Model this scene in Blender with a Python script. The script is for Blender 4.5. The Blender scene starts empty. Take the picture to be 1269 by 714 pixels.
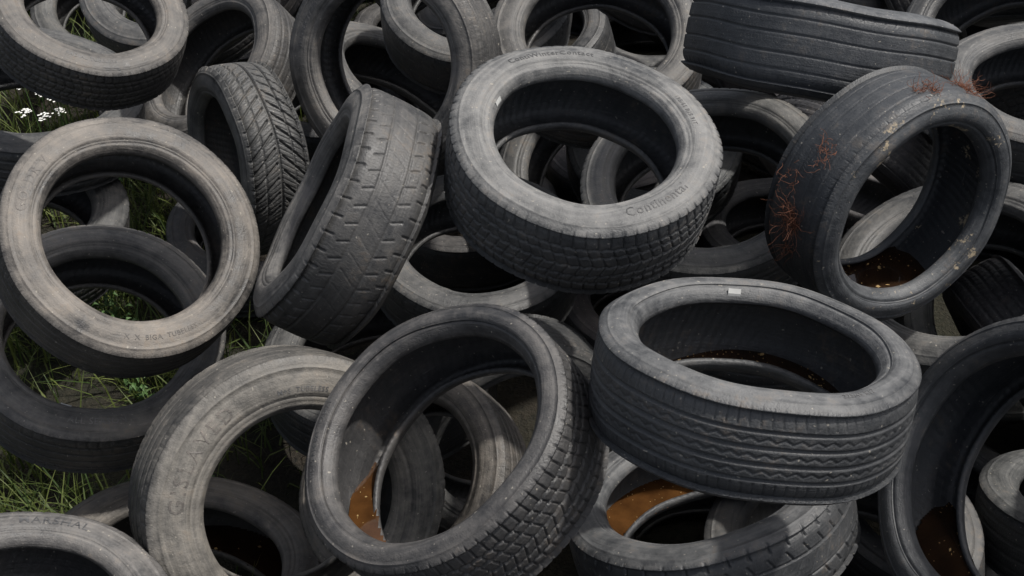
import bpy, math, numpy as np
from mathutils import Vector, Matrix
rng=np.random.default_rng(5)
# ---- the big surface tyres of the heap: world position (m), axis direction (x,y; z up), radius, width/diameter, bead/radius
HEAP=[("A",-.900,2.360,.950,.46,-.40,.300,.300,.69),
("B",-.380,2.375,1.020,-.86,.03,.300,.358,.66),
("C",-.780,3.110,.680,-.86,-.48,.285,.333,.68),
("D",-1.215,3.300,1.020,.39,-.20,.272,.317,.66),
("E",-.955,3.670,.640,-.50,-.32,.295,.317,.68),
("F",-.340,3.265,.915,-.37,-.84,.310,.3125,.69),
("G",.150,2.340,1.195,.10,-.17,.300,.358,.67),
("H",.255,3.380,.900,-.05,-.33,.320,.3125,.68),
("I",.760,2.820,1.210,.17,.46,.325,.347,.66),
("J",.860,2.370,1.085,.44,-.89,.280,.379,.72),
("K",.430,1.660,1.185,.10,.31,.290,.342,.74),
("L",-.110,1.645,1.015,-.47,-.19,.280,.375,.77),
("M",-.460,1.760,.755,.47,-.73,.315,.297,.63),
("N",-1.040,2.360,.630,.30,-.24,.315,.3125,.70),
("P",-.875,1.345,.840,.24,.18,.270,.323,.68),
("Q",-.795,1.905,.250,.16,.22,.345,.303,.68),
("R",-.230,2.005,.520,-.42,-.36,.275,.30,.68),
("S",.445,1.875,.555,-.26,.35,.325,.303,.70),
("T",1.030,1.690,.875,-.87,-.11,.330,.333,.76),
("U",1.145,2.500,.700,-.35,-.10,.320,.3125,.68),
("V",.520,2.765,.800,-.17,-.22,.330,.303,.72),
("W",1.545,3.590,.820,-.47,-.12,.315,.333,.68),
("X",1.450,3.005,.930,-.09,-.09,.290,.333,.66),
("Y",-.105,2.910,.470,.02,-.08,.310,.297,.68),
("AB",-1.490,3.405,.665,.20,-.04,.335,.306,.70),
("AC",-1.530,3.105,.440,.24,-.03,.345,.317,.68),
("AD",-.380,3.690,.515,.48,.07,.345,.288,.68),
("AE",.285,3.365,.460,-.34,-.38,.335,.288,.68),
("AF",.785,1.925,.350,-.16,.16,.325,.3125,.70),
("AG",-.015,2.365,.320,.32,-.93,.315,.297,.68),
("AH",-.380,2.705,.215,0,.01,.335,.297,.68),
("AI",-.115,3.780,.815,.02,-.31,.315,.306,.68),
("AL",-1.205,4.265,.620,-.09,-.30,.345,.317,.68)]
def frame(nn):
    x=np.array([1.,0,0]); x=x-nn*x.dot(nn)
    if np.linalg.norm(x)<.2: x=np.array([0,1.,0]); x=x-nn*x.dot(nn)
    x=x/np.linalg.norm(x); return x,np.cross(nn,x)
RAD=.035
def outline(R,W,h):
    ri=R*h; a=(R-ri)/2; c=(R+ri)/2; b=W/2; pts=[]
    for i in range(14):
        th=2*math.pi*i/14
        cx=math.copysign(a-RAD if a>RAD else 0,math.cos(th)); cz=math.copysign(b-RAD,math.sin(th))
        pts.append((c+cx+min(RAD,a)*math.cos(th),cz+min(RAD,a)*math.sin(th)))
    pts+= [(R,0),(R,b*.4),(R,-b*.4),(c,b),(c,-b)]
    return np.array(pts)
TH=np.linspace(0,2*math.pi,44,endpoint=False)
def samples(R,W,h):
    o=outline(R,W,h); r=np.repeat(o[:,0],44); z=np.repeat(o[:,1],44); t=np.tile(TH,len(o))
    return np.stack([r*np.cos(t),r*np.sin(t),z],1)
def sdf(p,R,W,h):
    ri=R*h;a=(R-ri)/2;c=(R+ri)/2;b=W/2; rad=min(RAD,a)
    r=np.hypot(p[:,0],p[:,1]); qx=np.abs(r-c)-(a-rad); qz=np.abs(p[:,2])-(b-rad)
    return np.hypot(np.maximum(qx,0),np.maximum(qz,0))+np.minimum(np.maximum(qx,qz),0)-rad
names=[];posl=[];norl=[];Rr=[];Wd=[];hr=[];M=[];S=[]
for k,x,y,z,nx,ny,R,wr,h in HEAP:
    nn=np.array([nx,ny,math.sqrt(max(0,1-nx*nx-ny*ny))]);nn/=np.linalg.norm(nn)
    names.append(k);posl.append(np.array([x,y,z]));norl.append(nn);Rr.append(R);Wd.append(wr*2*R);hr.append(h)
    a,b=frame(nn);M.append(np.stack([a,b,nn],1));S.append(samples(R,wr*2*R,h)@M[-1].T)
nh=len(names)
# ---- tyres lying deeper in the heap, dropped without overlapping the ones above
CLEAR=((-1.25,3.0),(-2.03,4.76),(-1.35,3.78),(-.755,2.2),(-1.43,2.46),(-1.91,3.99))
VP=np.array([0,0,2.8]); sight=[(p-VP)/np.linalg.norm(p-VP) for p in posl]  # camera point, and directions from it to each surface tyre
for tr in range(32000):
    tight=tr>24000
    z=rng.choice([.105,.11,.2,.3,.4,.5,.6,.7]) if not tight else rng.choice([.10,.10,.25,.35])
    x=rng.uniform(-3.0,3.3) if not tight else rng.uniform(-.3,2.2); y=rng.uniform(.9,6.6) if not tight else rng.uniform(1.,5)
    tl=math.radians(rng.uniform(0,8) if z<.15 else rng.uniform(5,60)); az=rng.uniform(0,6.28)
    nn=np.array([math.sin(tl)*math.cos(az),math.sin(tl)*math.sin(az),math.cos(tl)])
    c=np.array([x,y,z]); R=.30;W=.19;h=.68
    if z>.15 and x<-.5 and y<4.0: continue
    if z - R*math.sin(tl)-W/2*math.cos(tl)<-.02: continue
    if any((x-a)**2+(y-b)**2<.46**2 for a,b in CLEAR): continue
    xx,yy=frame(nn); Mi=np.stack([xx,yy,nn],1); ok=True
    near=[i for i in range(len(posl)) if np.linalg.norm(c-posl[i])<.75]
    if any(np.linalg.norm(c-posl[i])<.15 for i in near): continue
    Si=samples(R,W,h)@Mi.T; w=c+Si; tol=.014 if not tight else .032
    for i in near:
        l=(w-posl[i])@M[i]
        if -sdf(l,Rr[i],Wd[i],hr[i]).min()>tol: ok=False;break
        l=(posl[i]+S[i]-c)@Mi
        if -sdf(l,R,W,h).min()>tol: ok=False;break
    if not ok: continue
    for i in range(nh):   # keep out of the camera's view lines to the surface tyres
        q=w-posl[i]; al=q@sight[i]; pr_=np.linalg.norm(q-al[:,None]*sight[i],axis=1)
        if ((pr_<Rr[i]*.9)&(al<-.02)).any(): ok=False;break
    if not ok: continue
    posl.append(c);norl.append(nn);M.append(Mi);S.append(Si);Rr.append(R);Wd.append(W);hr.append(h)
TY=[(names[i] if i<nh else "f",posl[i],norl[i],Rr[i],Wd[i],hr[i]) for i in range(len(posl))]
# =================== BUILD ===================
col=bpy.context.scene.collection
def link(o): col.objects.link(o); return o
def groove(d,w,soft=.03): return np.clip((w-np.abs(d))/soft+.5,0,1)
def per(x): return (x+.5)%1-.5
K2=1/6.2831853
def pat_ribs(t,y,N=78):
    a=np.abs(y);d=np.zeros_like(t)
    for c in (-.6,-.21,.21,.6): d=np.maximum(d,groove(y-c,.026,.03))
    d=np.maximum(d,(a>.68)*groove(per(t*N*K2+.15*y),.05,.09)*.5)
    d=np.maximum(d,(a<.56)*(a>.25)*groove(per(t*N*K2+1.6*y),.045,.09)*.35)
    return d
def pat_k(t,y,N=66):
    tri=np.abs(per(t*N*K2))*2-.5;a=np.abs(y);d=np.zeros_like(t)
    for c in (-.56,-.19,.19,.56): d=np.maximum(d,groove(y-c,.03,.03))
    for c in (-.37,0,.37): d=np.maximum(d,groove(y-c-.09*tri,.012,.04)*.45)
    d=np.maximum(d,(a>.64)*groove(per(t*N*1.5*K2+.2*y),.05,.10)*.4)
    return d
def pat_v(t,y,N=44):
    a=np.abs(y)
    d=groove(per(t*N*K2+a*1.9+(y>0)*.5),.085,.06)*(a>.1)
    d=np.maximum(d,groove(per(t*N*3*K2+a*3.6),.08,.16)*.35)
    d=np.maximum(d,groove(a-.55,.025,.03)*.8); d=np.maximum(d,groove(y,.035,.03))
    return d
def pat_blocks(t,y,N=72):
    tri=np.abs(per(t*N*K2))*2-.5
    a=np.abs(y);d=np.zeros_like(t)
    for c,s in ((-.6,1),(-.34,-1),(0,1),(.34,-1),(.6,1)): d=np.maximum(d,groove(y-c-.05*s*tri,.024,.03))
    d=np.maximum(d,groove(per(t*N*K2+.35*y),.06,.08)*(a>.64)*.7)
    d=np.maximum(d,groove(per(t*N*K2+1.3*a+.3),.05,.08)*(a<.6)*.6)
    return d
def pat_worn(t,y,N=46):
    d=np.zeros_like(t); a=np.abs(y)
    for c in (-.34,.34): d=np.maximum(d,groove(y-c,.022,.03)*.5)
    d=np.maximum(d,groove(per(t*N*K2+1.0*y),.05,.07)*((a>.36)&(a<.66))*.5)
    d=np.maximum(d,groove(per(t*N*K2+.25*y+.2),.06,.08)*(a>.76)*.7)
    d=np.maximum(d,groove(per(t*N*K2-1.4*y+.2),.03,.08)*(a<.26)*.22)
    return d
def pat_slick(t,y,N=74):
    d=np.zeros_like(t); a=np.abs(y)
    for c in (-.64,-.24,.24,.64): d=np.maximum(d,groove(y-c,.018,.03)*.55)
    d=np.maximum(d,groove(per(t*N*K2),.04,.09)*(a>.84)*.35)
    return d
PAT=dict(r=pat_ribs,v=pat_v,b=pat_blocks,w=pat_worn,s=pat_slick,k=pat_k)
def sidepts(R,W,hrr):
    rb=R*hrr;Hh=R-rb;h=W/2
    s=[(rb-.002,.66*h),(rb,.74*h),(rb+.002,.80*h),(rb+.007,.86*h),(rb+.011,.905*h),(rb+.015,.935*h),(rb+.018,.922*h),(rb+.021,.945*h)]
    s+=[(rb+f*Hh,g*h) for f,g in ((.25,.965),(.265,.955),(.28,.985),(.36,1.0),(.44,1.008),(.52,1.0),(.60,.987),(.67,.970),(.755,.940),(.765,.951),(.78,.931),(.83,.912),(.87,.893),(.90,.875),(.93,.855),(.955,.837),(.975,.82))]
    return s
def wob(seed):
    r=np.random.default_rng(seed);return r.uniform(0,6.28,3)
def make_tyre_mesh(name,R,W,hrr,pat,gd,NT,ntr,seed):
    h=W/2;rb=R*hrr;Hh=R-rb
    side=sidepts(R,W,hrr)
    pr=[];ty=[];fl=[]
    for i,(r,z) in enumerate(side):
        pr.append((r,z)); fr=(r-rb)/Hh; ty.append(1.0); fl.append(min(1,max(0,(fr-.86)/.10)) )
    for i in range(ntr):
        y=1-2*i/(ntr-1); pr.append((R-.004*y*y-.012*abs(y)**9,.80*h*y)); ty.append(y); fl.append(1)
    for (r,z),f in list(zip(side,fl[:len(side)]))[::-1]: pr.append((r,-z)); ty.append(-1.0); fl.append(f)
    inn=[(rb+.004,-.60*h),(rb+.014,-.70*h),(rb+.22*Hh,-.84*h),(rb+.45*Hh,-.9*h),(rb+.65*Hh,-.86*h),(R-.028,-.74*h),(R-.017,-.5*h),(R-.014,-.2*h)]
    inn=inn+[(r,-z) for r,z in inn[::-1]]
    n1=len(pr)
    for p in inn: pr.append(p); ty.append(0);fl.append(0)
    pr=np.array(pr);ty=np.array(ty);fl=np.array(fl);npf=len(pr)
    th=np.linspace(0,2*math.pi,NT,endpoint=False)
    T,Y=np.meshgrid(th,ty,indexing='ij')
    a1,a2,a3=wob(seed)
    dep=PAT[pat](T,Y)*fl[None,:]*gd*(1+.3*np.sin(T*2+a3))
    rr=pr[:,0][None,:]-dep*np.where(np.abs(Y)>=1,.5,1)
    zz=pr[:,1][None,:]-np.sign(Y)*(np.abs(Y)>=1)*dep*.4
    k=1+.012*np.sin(2*T+a1)+.003*np.sin(5*T+a2)
    zz=zz*(1+.02*np.sin(2*T+a2))+.005*np.sin(2*T+a3)+.0015*np.sin(7*T+a1)
    rr=rr*k
    V=np.stack([rr*np.cos(T),rr*np.sin(T),zz],2).reshape(-1,3)
    A,B=np.meshgrid(np.arange(NT),np.arange(npf),indexing='ij');A2=(A+1)%NT;B2=(B+1)%npf
    Fq=np.stack([A*npf+B,A2*npf+B,A2*npf+B2,A*npf+B2],2).reshape(-1,4)[:,::-1]
    me=bpy.data.meshes.new(name)
    me.vertices.add(len(V));me.vertices.foreach_set("co",V.astype(np.float32).ravel())
    me.loops.add(Fq.size);me.loops.foreach_set("vertex_index",Fq.astype(np.int32).ravel())
    me.polygons.add(len(Fq));me.polygons.foreach_set("loop_start",np.arange(0,Fq.size,4,dtype=np.int32))
    me.polygons.foreach_set("loop_total",np.full(len(Fq),4,dtype=np.int32))
    me.polygons.foreach_set("use_smooth",np.ones(len(Fq),dtype=bool))
    me.update(calc_edges=True)
    z=np.zeros(npf); z[:n1]=fl[:n1]; inner=np.zeros(npf); inner[n1:]=1
    at=me.attributes.new("tread","FLOAT","POINT");at.data.foreach_set("value",np.tile(z,NT).astype(np.float32))
    at=me.attributes.new("inner","FLOAT","POINT");at.data.foreach_set("value",np.tile(inner,NT).astype(np.float32))
    return me
class NT_:
    def __init__(s,mat): s.t=mat.node_tree;s.n=s.t.nodes;s.l=s.t.links
    def new(s,k,**kw):
        x=s.n.new(k)
        for a,b in kw.items(): setattr(x,a,b)
        return x
    def m(s,op,a,b=None,clamp=False):
        x=s.n.new("ShaderNodeMath");x.operation=op;x.use_clamp=clamp
        for i,v in enumerate((a,b)):
            if v is None: continue
            if isinstance(v,(int,float)): x.inputs[i].default_value=v
            else: s.l.new(v,x.inputs[i])
        return x.outputs[0]
    def noise(s,vec,sc,det=4,rough=.6):
        x=s.n.new("ShaderNodeTexNoise");x.inputs["Scale"].default_value=sc;x.inputs["Detail"].default_value=det;x.inputs["Roughness"].default_value=rough
        if vec is not None: s.l.new(vec,x.inputs["Vector"])
        return x.outputs[0]
    def ramp(s,v,a,b):
        x=s.n.new("ShaderNodeMapRange");x.inputs[1].default_value=a;x.inputs[2].default_value=b;s.l.new(v,x.inputs[0]);return x.outputs[0]
    def mix(s,f,a,b):
        x=s.n.new("ShaderNodeMix");x.data_type='RGBA'
        if isinstance(f,(int,float)): x.inputs[0].default_value=f
        else: s.l.new(f,x.inputs[0])
        for i,v in ((6,a),(7,b)):
            if isinstance(v,tuple): x.inputs[i].default_value=(*v,1)
            else: s.l.new(v,x.inputs[i])
        return x.outputs[2]
def mat(name):
    m=bpy.data.materials.new(name);m.use_nodes=True;return m,NT_(m),m.node_tree.nodes["Principled BSDF"]
def rubber(name,blotch=False,letters=False):
    m,N,b=mat(name)
    tc=N.new("ShaderNodeTexCoord");oi=N.new("ShaderNodeObjectInfo");sp=N.new("ShaderNodeSeparateXYZ");N.l.new(tc.outputs["Object"],sp.inputs[0])
    off=N.new("ShaderNodeVectorMath",operation='ADD');N.l.new(tc.outputs["Object"],off.inputs[0])
    cmb=N.new("ShaderNodeCombineXYZ");N.l.new(N.m("MULTIPLY",oi.outputs["Random"],37.),cmb.inputs[0]);N.l.new(N.m("MULTIPLY",oi.outputs["Random"],11.),cmb.inputs[2]);N.l.new(cmb.outputs[0],off.inputs[1])
    V=off.outputs[0]
    r=N.m("SQRT",N.m("ADD",N.m("MULTIPLY",sp.outputs[0],sp.outputs[0]),N.m("MULTIPLY",sp.outputs[1],sp.outputs[1])))
    th=N.m("ARCTAN2",sp.outputs[1],sp.outputs[0])
    st=N.new("ShaderNodeCombineXYZ");N.l.new(N.m("MULTIPLY",sp.outputs[0],4.),st.inputs[0]);N.l.new(N.m("MULTIPLY",sp.outputs[1],4.),st.inputs[1]);N.l.new(N.m("ADD",N.m("MULTIPLY",r,150.),N.m("MULTIPLY",sp.outputs[2],170.)),st.inputs[2])
    tr=N.new("ShaderNodeAttribute",attribute_name="tread").outputs["Fac"];inn=N.new("ShaderNodeAttribute",attribute_name="inner").outputs["Fac"]
    n1=N.noise(V,6,3,.65);n2=N.noise(V,42,3,.7);n3=N.noise(V,300,1,.6);ns=N.noise(st.outputs[0],1.0,2,.6)
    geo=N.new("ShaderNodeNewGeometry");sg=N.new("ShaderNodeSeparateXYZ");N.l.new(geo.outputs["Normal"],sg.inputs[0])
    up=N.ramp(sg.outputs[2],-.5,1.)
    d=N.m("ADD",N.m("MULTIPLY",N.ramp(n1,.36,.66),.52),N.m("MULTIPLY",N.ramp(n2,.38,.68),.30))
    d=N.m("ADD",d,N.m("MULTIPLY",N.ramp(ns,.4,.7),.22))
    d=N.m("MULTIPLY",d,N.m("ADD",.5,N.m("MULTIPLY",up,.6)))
    amt=N.m("SUBTRACT",N.m("SUBTRACT",1.,N.m("MULTIPLY",tr,.52)),N.m("MULTIPLY",inn,.7))
    d=N.m("MULTIPLY",N.m("MULTIPLY",d,amt),oi.outputs["Alpha"],clamp=True)
    dk=N.new("ShaderNodeMix",data_type='RGBA',blend_type='MULTIPLY');dk.inputs[0].default_value=1;dk.inputs[6].default_value=(.025,.0262,.0285,1);N.l.new(oi.outputs["Color"],dk.inputs[7])
    lt=N.new("ShaderNodeMix",data_type='RGBA',blend_type='MULTIPLY');lt.inputs[0].default_value=1;lt.inputs[6].default_value=(.238,.230,.220,1) if not letters else (.24,.235,.23,1);N.l.new(oi.outputs["Color"],lt.inputs[7])
    c=N.mix(d,dk.outputs[2],lt.outputs[2])
    sc=N.m("MULTIPLY",N.ramp(ns,.62,.74),N.ramp(n2,.5,.62),clamp=True)
    c=N.mix(N.m("MULTIPLY",sc,.34),c,(.23,.22,.205))
    # abraded shoulder edge
    sh=N.m("MULTIPLY",N.m("MULTIPLY",N.m("MULTIPLY",tr,N.m("SUBTRACT",1.,tr)),3.2),N.ramp(n2,.42,.62),clamp=True)
    c=N.mix(N.m("MULTIPLY",sh,.22),c,(.21,.20,.19))
    mud=N.m("MULTIPLY",N.ramp(n1,.5,.64),N.ramp(n2,.52,.66),clamp=True)
    c=N.mix(N.m("MULTIPLY",mud,.34),c,(.14,.10,.065))
    sp_=N.ramp(N.noise(V,150,0,.5),.80,.84)
    c=N.mix(N.m("MULTIPLY",sp_,.6,clamp=True),c,(.34,.31,.26))
    if blotch:
        bl=N.m("MULTIPLY",N.ramp(N.noise(V,11,5,.8),.59,.63),N.ramp(n2,.35,.5),clamp=True)
        c=N.mix(N.m("MULTIPLY",bl,N.m("SUBTRACT",1.,tr),clamp=True),c,(.42,.34,.23))
    N.l.new(c,b.inputs["Base Color"])
    N.l.new(N.m("ADD",.34,N.m("MULTIPLY",N.m("ADD",d,n2),.32)),b.inputs["Roughness"])
    b.inputs["Specular IOR Level"].default_value=.5
    hgt=N.m("ADD",N.m("MULTIPLY",n3,.0008),N.m("MULTIPLY",n2,.0022))
    hgt=N.m("ADD",hgt,N.m("MULTIPLY",ns,.0009))
    sip=N.m("GREATER_THAN",N.m("SINE",N.m("ADD",N.m("MULTIPLY",th,230.),N.m("MULTIPLY",N.m("SINE",N.m("MULTIPLY",sp.outputs[2],260.)),1.2))),.88)
    hgt=N.m("SUBTRACT",hgt,N.m("MULTIPLY",N.m("MULTIPLY",sip,tr),.0009))
    hgt=N.m("ADD",hgt,N.m("MULTIPLY",N.m("SINE",N.m("ADD",N.m("MULTIPLY",th,90.),N.m("MULTIPLY",sp.outputs[2],120.))),N.m("MULTIPLY",inn,.0005)))
    bp=N.new("ShaderNodeBump");bp.inputs["Strength"].default_value=.85;bp.inputs["Distance"].default_value=1.0
    N.l.new(hgt,bp.inputs["Height"]);N.l.new(bp.outputs[0],b.inputs["Normal"])
    return m
RUB=rubber("weathered_rubber");RUBJ=rubber("stained_rubber",True);LET=rubber("lettering_rubber",False,True)
def simple(name,colr,rough,vary=.3,scale=40):
    m,N,b=mat(name);tc=N.new("ShaderNodeTexCoord")
    nz=N.noise(tc.outputs["Object"],scale,4)
    N.l.new(N.mix(nz,tuple(c*(1-vary) for c in colr),tuple(min(1,c*(1+vary)) for c in colr)),b.inputs["Base Color"]);b.inputs["Roughness"].default_value=rough
    return m
WHITE=simple("weight_white",(.5,.5,.48),.5);ROOT=simple("root_rust",(.17,.065,.035),.9);FLAKE=simple("leaf_flake",(.33,.22,.09),.8)
def watermat(name,a,c_):
    m,N,b=mat(name);tc=N.new("ShaderNodeTexCoord")
    nz=N.noise(tc.outputs["Object"],14,4,.6)
    N.l.new(N.mix(N.ramp(nz,.3,.7),a,c_),b.inputs["Base Color"]);b.inputs["Roughness"].default_value=.04
    bp=N.new("ShaderNodeBump");bp.inputs["Strength"].default_value=.12;bp.inputs["Distance"].default_value=.002
    N.l.new(N.noise(tc.outputs["Object"],30,2),bp.inputs["Height"]);N.l.new(bp.outputs[0],b.inputs["Normal"]);return m
WAT=watermat("amber_water",(.03,.013,.005),(.095,.042,.013));WAT2=watermat("dark_water",(.010,.006,.004),(.028,.015,.008))
def matrix(p,nn):
    x,y=frame(np.array(nn)); return Matrix(((x[0],y[0],nn[0],p[0]),(x[1],y[1],nn[1],p[1]),(x[2],y[2],nn[2],p[2]),(0,0,0,1)))
def mesh_obj(name,vs,fs,m,parent=None,smooth=False):
    me=bpy.data.meshes.new(name);me.from_pydata([tuple(v) for v in vs],[],fs);me.materials.append(m)
    if smooth:
        for p in me.polygons:p.use_smooth=True
    o=link(bpy.data.objects.new(name,me));o.parent=parent;return o
def ring_text(tyre,R,W,hrr,seed,txt,frac,thc,size,flip=False,color=(1,1,1,.8),space=1.1):
    cu=bpy.data.curves.new("t","FONT");cu.body=txt;cu.size=size;cu.extrude=.0006;cu.align_x='CENTER';cu.align_y='CENTER';cu.space_character=space;cu.resolution_u=2;cu.offset=size*.004
    o=link(bpy.data.objects.new("t",cu));dg=bpy.context.evaluated_depsgraph_get();me=bpy.data.meshes.new_from_object(o.evaluated_get(dg));bpy.data.objects.remove(o)
    co=np.empty(len(me.vertices)*3);me.vertices.foreach_get("co",co);co=co.reshape(-1,3)
    rt=R*hrr+frac*(R-R*hrr); s=-1 if flip else 1
    th=math.radians(thc)-s*co[:,0]/rt; r=rt+s*co[:,1]
    sp=np.array(sidepts(R,W,hrr));zs=np.interp(r,sp[:,0],sp[:,1]);a1,a2,a3=wob(seed)
    zc=zs*(1+.02*np.sin(2*th+a2))+.005*np.sin(2*th+a3)+.0015*np.sin(7*th+a1)
    r=r*(1+.012*np.sin(2*th+a1)+.003*np.sin(5*th+a2))
    v=np.stack([r*np.cos(th),r*np.sin(th),zc+.0002+co[:,2]],1)
    me.vertices.foreach_set("co",v.astype(np.float32).ravel());me.update();me.materials.append(LET)
    o=link(bpy.data.objects.new("sidewall_lettering",me));o.parent=tyre;o.color=color
def add_weight(tyre,R,hrr,W,thc,ln=.024):
    rb=R*hrr;vs=[];fs=[];K=8
    for i in range(K+1):
        t=math.radians(thc)+(i/K-.5)*ln/rb
        for r,z in ((rb+.002,.80*W/2),(rb+.002,.80*W/2+.005),(rb+.006,.91*W/2+.003),(rb+.008,.91*W/2)): vs.append((r*math.cos(t),r*math.sin(t),z))
    for i in range(K):
        for j in range(3): fs.append((i*4+j,i*4+j+1,i*4+4+j+1,i*4+4+j))
    fs+=[(0,1,2,3),(K*4+3,K*4+2,K*4+1,K*4)]
    mesh_obj("balance_weight",vs,fs,WHITE,tyre)
def add_water(tyre,p,nn,R,W,hrr,lift,seed,wm,nfl):
    h=W/2;rb=R*hrr;s=math.sqrt(max(0,1-nn[2]**2))
    lvl=p[2]-rb*s-abs(nn[2])*.66*h-.003+lift
    g=.006;K=int(R*1.05/g);xs=(np.arange(-K,K+1))*g
    X,Y=np.meshgrid(xs,xs,indexing='ij');Wp=np.stack([X+p[0],Y+p[1],np.full_like(X,lvl)],2)
    x,y=frame(np.array(nn));Mi=np.stack([x,y,np.array(nn)],1)
    L=(Wp-np.array(p))@Mi
    r=np.hypot(L[...,0],L[...,1]);z=np.abs(L[...,2])
    okk=(r<R-.012)&(r>rb-.002)&(z<.90*h)&((z<.72*h)|(r>rb+.012))
    idx=-np.ones(X.shape,int);vs=[];fs=[]
    def vid(i,j):
        if idx[i,j]<0: idx[i,j]=len(vs);vs.append(tuple(L[i,j]))
        return idx[i,j]
    for i in range(2*K):
        for j in range(2*K):
            if okk[i,j] and okk[i+1,j] and okk[i,j+1] and okk[i+1,j+1]: fs.append((vid(i,j),vid(i+1,j),vid(i+1,j+1),vid(i,j+1)))
    if not fs: return
    mesh_obj("rainwater",vs,fs,wm,tyre)
    r_=np.random.default_rng(seed);vv=[];ff=[];up=Mi.T@np.array([0,0,1.]);ax=Mi.T@np.array([1.,0,0]);ay=Mi.T@np.array([0,1.,0])
    for k in range(nfl):
        f=fs[r_.integers(len(fs))];c=np.array(vs[f[0]])+up*.0012;a=r_.uniform(0,6.28);l=r_.choice([.0015,.002,.003,.006],p=[.4,.35,.2,.05]);w=l*r_.uniform(.3,.8)
        d1=ax*math.cos(a)+ay*math.sin(a);d2=-ax*math.sin(a)+ay*math.cos(a);b0=len(vv)
        vv+=[c-d1*l,c-d2*w,c+d1*l,c+d2*w+up*.001];ff.append((b0,b0+1,b0+2,b0+3))
    mesh_obj("floating_debris",vv,ff,FLAKE,tyre)
LK={"A":("r",.003,(1.10,1.02,.93),1.05),"B":("w",.007,(1.02,1.0,.97),.85),"C":("v",.009,(1.0,1.0,.97),.8),"D":("b",.006,(1.06,1.0,.93),.7),
"E":("r",.005,(1.04,1.0,.95),.65),"F":("r",.005,(1.02,.99,.95),.9),"G":("b",.008,(.98,1.0,1.01),1.1),"H":("r",.005,(1.03,1.0,.95),.6),"I":("s",.007,(.92,.98,1.05),.6),
"J":("s",.003,(.90,.96,1.03),.5),"K":("k",.006,(.96,.99,1.02),.7),"L":("b",.007,(1.04,1.0,.97),.5),"M":("r",.005,(1.08,1.03,.94),1.2),"N":("r",.005,(1.03,1.0,.95),.7),
"P":("r",.004,(1.03,1.0,.97),.8),"Q":("r",.005,(1.1,1.02,.92),.8),"R":("r",.005,(1.12,1.02,.9),.8),"S":("w",.007,(.96,.99,1.02),.6),"T":("r",.005,(.95,.98,1.02),.4),
"U":("r",.005,(1,1,.98),.6),"V":("b",.006,(1,1,.97),.6)}
rg=np.random.default_rng(11)
shared={};tob={}
for i,k in enumerate("rbws"):
    me=make_tyre_mesh("tyre_mesh_"+k,.30,.19,.68,k,.005,420,37,50+i);me.materials.append(RUB);shared[k]=me
for i,(k,p,nn,R,W,hh) in enumerate(TY):
    p=[float(v) for v in p];nn=[float(v) for v in nn]
    if k=="f":
        me=shared["rbws"[rg.integers(4)]];tint=(1+rg.uniform(-.05,.08),1,1+rg.uniform(-.06,.04));dust=rg.uniform(.3,.7)
    else:
        pt,gd,tint,dust=LK.get(k,("rbsw"[i%4],.005,(1,1,.98),.5))
        me=make_tyre_mesh("tyre_mesh",R,W,hh,pt,gd,1008 if k in "BCGKLSIJA" else 560,67 if k in "BCGKLSIJA" else 41,i);me.materials.append(RUBJ if k=="J" else RUB)
    o=link(bpy.data.objects.new("car_tyre",me));o.matrix_world=matrix(p,nn);o.color=(*tint,dust)
    if k!="f": tob[k]=(o,p,nn,R,W,hh,i)
def txt(k,s,frac,th,size,flip=False,col=(1,1,1,.8),space=1.1):
    o,p,nn,R,W,hh,sd=tob[k];ring_text(o,R,W,hh,sd,s,frac,th,size,flip,col,space)
txt("G","Continental",.50,-56,.030,True,(.8,.8,.8,.4));txt("G","ContiWinterContact",.50,108,.022,False,(.8,.8,.8,.35))
txt("G","195/65 R15 91T",.42,20,.014,False)
txt("A","GOLDRIV",.5,165,.034,False,(1.1,1,.9,1));txt("A","X  X  BIGA  TUBELESS",.5,-70,.016,True,(1.1,1,.9,1))
txt("M","GISLAVED",.5,150,.042,False,(1.1,1,.9,1.1),1.3);txt("M","M+S  TUBELESS",.4,90,.015)
txt("P","MARSHAL",.5,95,.028);txt("L","175/65 R14 82T   RADIAL",.5,170,.014,False,(1,1,1,.5))
txt("K","225/45 R17",.5,-60,.014,True,(1,1,1,.6));txt("F","WINTER 205/55 R16",.5,150,.020);txt("D","RADIAL TUBELESS",.5,-80,.016,True);txt("N","ALL SEASON",.5,-80,.022,True)
for k,th in (("N",-98),("K",92),("G",158)): o,p,nn,R,W,hh,sd=tob[k];add_weight(o,R,hh,W,th)
for k,lift,wm,nf in (("L",.004,WAT,30),("K",-.004,WAT2,70),("S",0,WAT,30),("T",0,WAT2,60),("U",0,WAT2,30),("J",-.018,WAT2,60),("R",0,WAT,20),("AE",0,WAT2,20),("Q",0,WAT2,10)):
    o,p,nn,R,W,hh,sd=tob[k];add_water(o,p,nn,R,W,hh,lift,sd,wm,nf)
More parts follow.
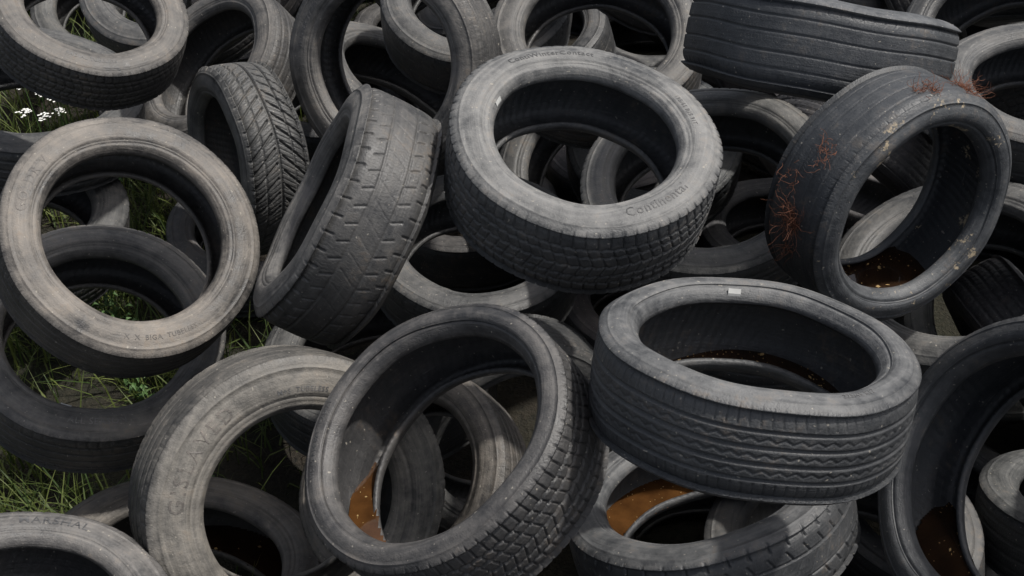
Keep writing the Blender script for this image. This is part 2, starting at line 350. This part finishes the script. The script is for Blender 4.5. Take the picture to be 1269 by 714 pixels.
# dry rusty roots clinging to one tyre
o,p,nn,R,W,hh,sd=tob["J"];nv=np.array(nn);cu=bpy.data.curves.new("dry_roots","CURVE");cu.dimensions='3D';cu.bevel_depth=.0006;cu.bevel_resolution=0
def surf(dx,dy,zl):
    d=np.array([dx,.643*dy,.766*dy]);d=d-nv*d.dot(nv);d/=np.linalg.norm(d);return np.array(p)+d*(R+.003)+nv*zl,d
for dx,dy,zl,cnt,L in ((-1,.05,.01,80,.085),(-1,-.25,.0,25,.06),(-.8,.55,.02,30,.045),(-.25,1,.05,50,.05),(.25,1,.03,100,.08),(-.9,.3,-.03,20,.05)):
    for q in range(cnt):
        c,d=surf(dx+rg.normal()*.05,dy+rg.normal()*.05,zl+rg.normal()*.014)
        tdir=np.cross(nv,d);v=tdir*rg.normal()+nv*rg.normal()*.8;v/=np.linalg.norm(v)
        s=cu.splines.new("POLY");m=7;s.points.add(m-1);pt=c.copy();ln=L*rg.uniform(.3,1.2)
        for a in range(m):
            s.points[a].co=(*pt,1);s.points[a].radius=1.2-.9*a/m
            v=v+rg.normal(size=3)*.5+d*.08;v/=np.linalg.norm(v);pt=pt+v*ln/m
            rel=pt-np.array(p);rad=rel-nv*rel.dot(nv);rl=np.linalg.norm(rad)
            if rl<R+.001: pt=pt+rad/rl*(R+.001-rl)
cu.materials.append(ROOT);link(bpy.data.objects.new("dry_root_tuft",cu))
# ground
m,N,b=mat("soil");tc=N.new("ShaderNodeTexCoord");a=N.noise(tc.outputs["Object"],1.2,4,.6);a2=N.noise(tc.outputs["Object"],45,4,.7)
c=N.mix(N.ramp(a2,.3,.7),(.010,.008,.006),(.04,.03,.02));c=N.mix(N.m("MULTIPLY",N.ramp(a,.42,.6),.5),c,(.022,.028,.012))
N.l.new(c,b.inputs["Base Color"]);b.inputs["Roughness"].default_value=.95
bp=N.new("ShaderNodeBump");bp.inputs["Distance"].default_value=.03;N.l.new(a2,bp.inputs["Height"]);N.l.new(bp.outputs[0],b.inputs["Normal"])
def gz(x,y): return .015*np.sin(x*2.1+1)*np.cos(y*1.7)-.012
def axis(lo,hi): return np.concatenate([[-300,-80,-20,-8],np.linspace(lo,hi,70),[14,30,90,300]])
xs=axis(-4,5);ys=axis(-1,9);vs=[];fs=[]
for x in xs:
    for y in ys: vs.append((x,y,float(gz(x,y)) if abs(x)<6 and abs(y)<10 else 0))
for i in range(len(xs)-1):
    for j in range(len(ys)-1): q=len(ys);fs.append((i*q+j,(i+1)*q+j,(i+1)*q+j+1,i*q+j+1))
mesh_obj("ground",vs,fs,m,None,True)
# grass
m,N,b=mat("grass_blade");at=N.new("ShaderNodeAttribute",attribute_name="shade")
c=N.mix(at.outputs["Fac"],(.035,.07,.012),(.17,.20,.05));N.l.new(c,b.inputs["Base Color"]);b.inputs["Roughness"].default_value=.6
tl=N.new("ShaderNodeBsdfTranslucent");N.l.new(c,tl.inputs[0]);mx=N.new("ShaderNodeMixShader");mx.inputs[0].default_value=.3
N.l.new(b.outputs[0],mx.inputs[1]);N.l.new(tl.outputs[0],mx.inputs[2]);N.l.new(mx.outputs[0],N.n["Material Output"].inputs[0]);GM=m
g=np.random.default_rng(3)
nb=34000
bx=np.where(g.random(nb)<.75,g.uniform(-2.6,-.6,nb),g.uniform(-5,-1,nb));by=g.uniform(.6,6.2,nb)
cl=np.sin(bx*7+np.sin(by*5)*2)+np.sin(by*8+bx*3);keep=((cl>-.1)|(g.random(nb)<.18))&(g.random(nb)<np.where(bx>-.95,.35,.85))
hgt=g.uniform(.05,.32,nb)**1.2;az=g.uniform(0,6.283,nb);ln=g.uniform(.03,.20,nb);wd=g.uniform(.0016,.0040,nb)
def inside(Pt):
    ins=np.zeros(len(Pt),bool)
    for k,p,nn,R,W,hh in TY:
        x,y=frame(np.array(nn));Mi=np.stack([x,y,np.array(nn)],1);q=Pt-np.array(p);nr=(q**2).sum(1)<(R+.1)**2
        if nr.any(): L=q[nr]@Mi; ins[nr]|=sdf(L,R,W,hh)<0
    return ins
def bladepts(f): return np.stack([bx+np.cos(az)*ln*f*f,by+np.sin(az)*ln*f*f,hgt*f],1)
for f in (.05,.35,.65,1): keep&=~inside(bladepts(f))
bx,by,hgt,az,ln,wd=[a[keep] for a in (bx,by,hgt,az,ln,wd)];nb=len(bx)
px_=-np.sin(az);py_=np.cos(az);Vv=[]
for f,wf in ((0,1),(.4,.85),(.75,.55),(1,.05)):
    Pt=bladepts(f)
    for s in (-1,1): Vv.append(np.stack([Pt[:,0]+s*px_*wd*wf,Pt[:,1]+s*py_*wd*wf,Pt[:,2]-.015],1))
V=np.stack(Vv,1).reshape(-1,3);base=np.arange(nb)*8
Fq=np.concatenate([np.stack([base+a,base+a+1,base+a+3,base+a+2],1) for a in (0,2,4)])
me=bpy.data.meshes.new("grass");me.from_pydata(V.tolist(),[],Fq.tolist());at=me.attributes.new("shade","FLOAT","POINT");at.data.foreach_set("value",np.repeat(g.random(nb),8).astype(np.float32));me.materials.append(GM);link(bpy.data.objects.new("grass",me))
STEM=simple("stem",(.06,.12,.03),.7);PET=simple("petal",(.8,.8,.76),.6,.1);LEAFM=simple("weed_leaf",(.06,.12,.03),.6,.4,60)
def yarrow(cx,cy,nst,seed):
    r=np.random.default_rng(seed);vs=[];fs=[];ms=[]
    for s in range(nst):
        x=cx+r.normal()*.05;y=cy+r.normal()*.05;hh=r.uniform(.30,.44);tx=x+r.normal()*.02;tyy=y+r.normal()*.02
        b0=len(vs)
        for k in range(3):
            a=k*2.094;vs.append((x+.002*math.cos(a),y+.002*math.sin(a),0))
        for k in range(3):
            a=k*2.094;vs.append((tx+.0015*math.cos(a),tyy+.0015*math.sin(a),hh))
        for k in range(3): fs.append((b0+k,b0+(k+1)%3,b0+3+(k+1)%3,b0+3+k));ms.append(0)
        for k in range(22):
            a=r.uniform(0,6.28);q=.028*math.sqrt(r.random());fx=tx+q*math.cos(a);fy=tyy+q*math.sin(a);fz=hh+.006-q*q*4+r.uniform(-.002,.002);b0=len(vs);rr=.0045
            for e in range(6): vs.append((fx+rr*math.cos(e*1.047),fy+rr*math.sin(e*1.047),fz+.001*(e%2)))
            fs.append(tuple(range(b0,b0+6)));ms.append(1)
    me=bpy.data.meshes.new("yarrow_plant");me.from_pydata(vs,[],fs);me.materials.append(STEM);me.materials.append(PET)
    me.polygons.foreach_set("material_index",ms);link(bpy.data.objects.new("yarrow_plant",me))
yarrow(-1.84,4.33,7,1);yarrow(-1.70,3.95,8,2)
def weed(cx,cy,seed,hh=.3):
    r=np.random.default_rng(seed);vs=[];fs=[]
    for s in range(4):
        az=r.uniform(0,6.28);sp_=r.uniform(.03,.10);H_=hh*r.uniform(.6,1.1)
        for q in range(9):
            f=.2+.8*q/8;x=cx+math.cos(az)*sp_*f*f;y=cy+math.sin(az)*sp_*f*f;z=H_*f
            a=r.uniform(0,6.28);l=r.uniform(.02,.045)*(1.15-.5*f);w=l*.22;dx,dy=math.cos(a),math.sin(a);b0=len(vs)
            vs+=[(x,y,z),(x+dx*l*.5-dy*w,y+dy*l*.5+dx*w,z+.008),(x+dx*l*.55,y+dy*l*.55,z+.003),(x+dx*l*.5+dy*w,y+dy*l*.5-dx*w,z+.008),(x+dx*l,y+dy*l,z-.006)]
            fs+=[(b0,b0+2,b0+1),(b0,b0+3,b0+2),(b0+1,b0+2,b0+4),(b0+2,b0+3,b0+4)]
        b0=len(vs);ex,ey=cx+math.cos(az)*sp_,cy+math.sin(az)*sp_
        vs+=[(cx-.002,cy,0),(cx+.002,cy,0),(ex+.001,ey,H_),(ex-.001,ey,H_)];fs.append((b0,b0+1,b0+2,b0+3))
    mesh_obj("broadleaf_weed",vs,fs,LEAFM)
for i,(x,y) in enumerate(((-1.2,2.95),(-1.1,2.75),(-1.28,3.1),(-.85,2.3),(-1.35,2.5),(-1.4,3.7))): weed(x,y,i)
# light
sc=bpy.context.scene
w=bpy.data.worlds.new("World");sc.world=w;w.use_nodes=True;nt=w.node_tree
sky=nt.nodes.new("ShaderNodeTexSky");sky.sky_type='NISHITA';sky.sun_disc=False
to=Vector((.50,.12,1.0)).normalized();el=math.asin(to.z);sky.sun_elevation=el;sky.sun_rotation=math.atan2(to.x,to.y);sky.dust_density=4
hs=nt.nodes.new("ShaderNodeHueSaturation");hs.inputs["Saturation"].default_value=.5;nt.links.new(sky.outputs[0],hs.inputs["Color"])
nt.links.new(hs.outputs[0],nt.nodes["Background"].inputs[0]);nt.nodes["Background"].inputs[1].default_value=.13
s=bpy.data.lights.new("sun","SUN");s.energy=3.9;s.angle=math.radians(2.0);s.color=(1,.965,.91);so=link(bpy.data.objects.new("sun",s));so.rotation_euler=to.to_track_quat('Z','Y').to_euler()
cam=bpy.data.cameras.new("camera");co=link(bpy.data.objects.new("camera",cam))
cam.lens=45;cam.sensor_width=36;co.location=(0,0,2.8);co.rotation_euler=(math.radians(50),0,0);cam.clip_end=1000
sc.camera=co;sc.view_settings.view_transform='Standard';sc.view_settings.look='None';sc.view_settings.exposure=0
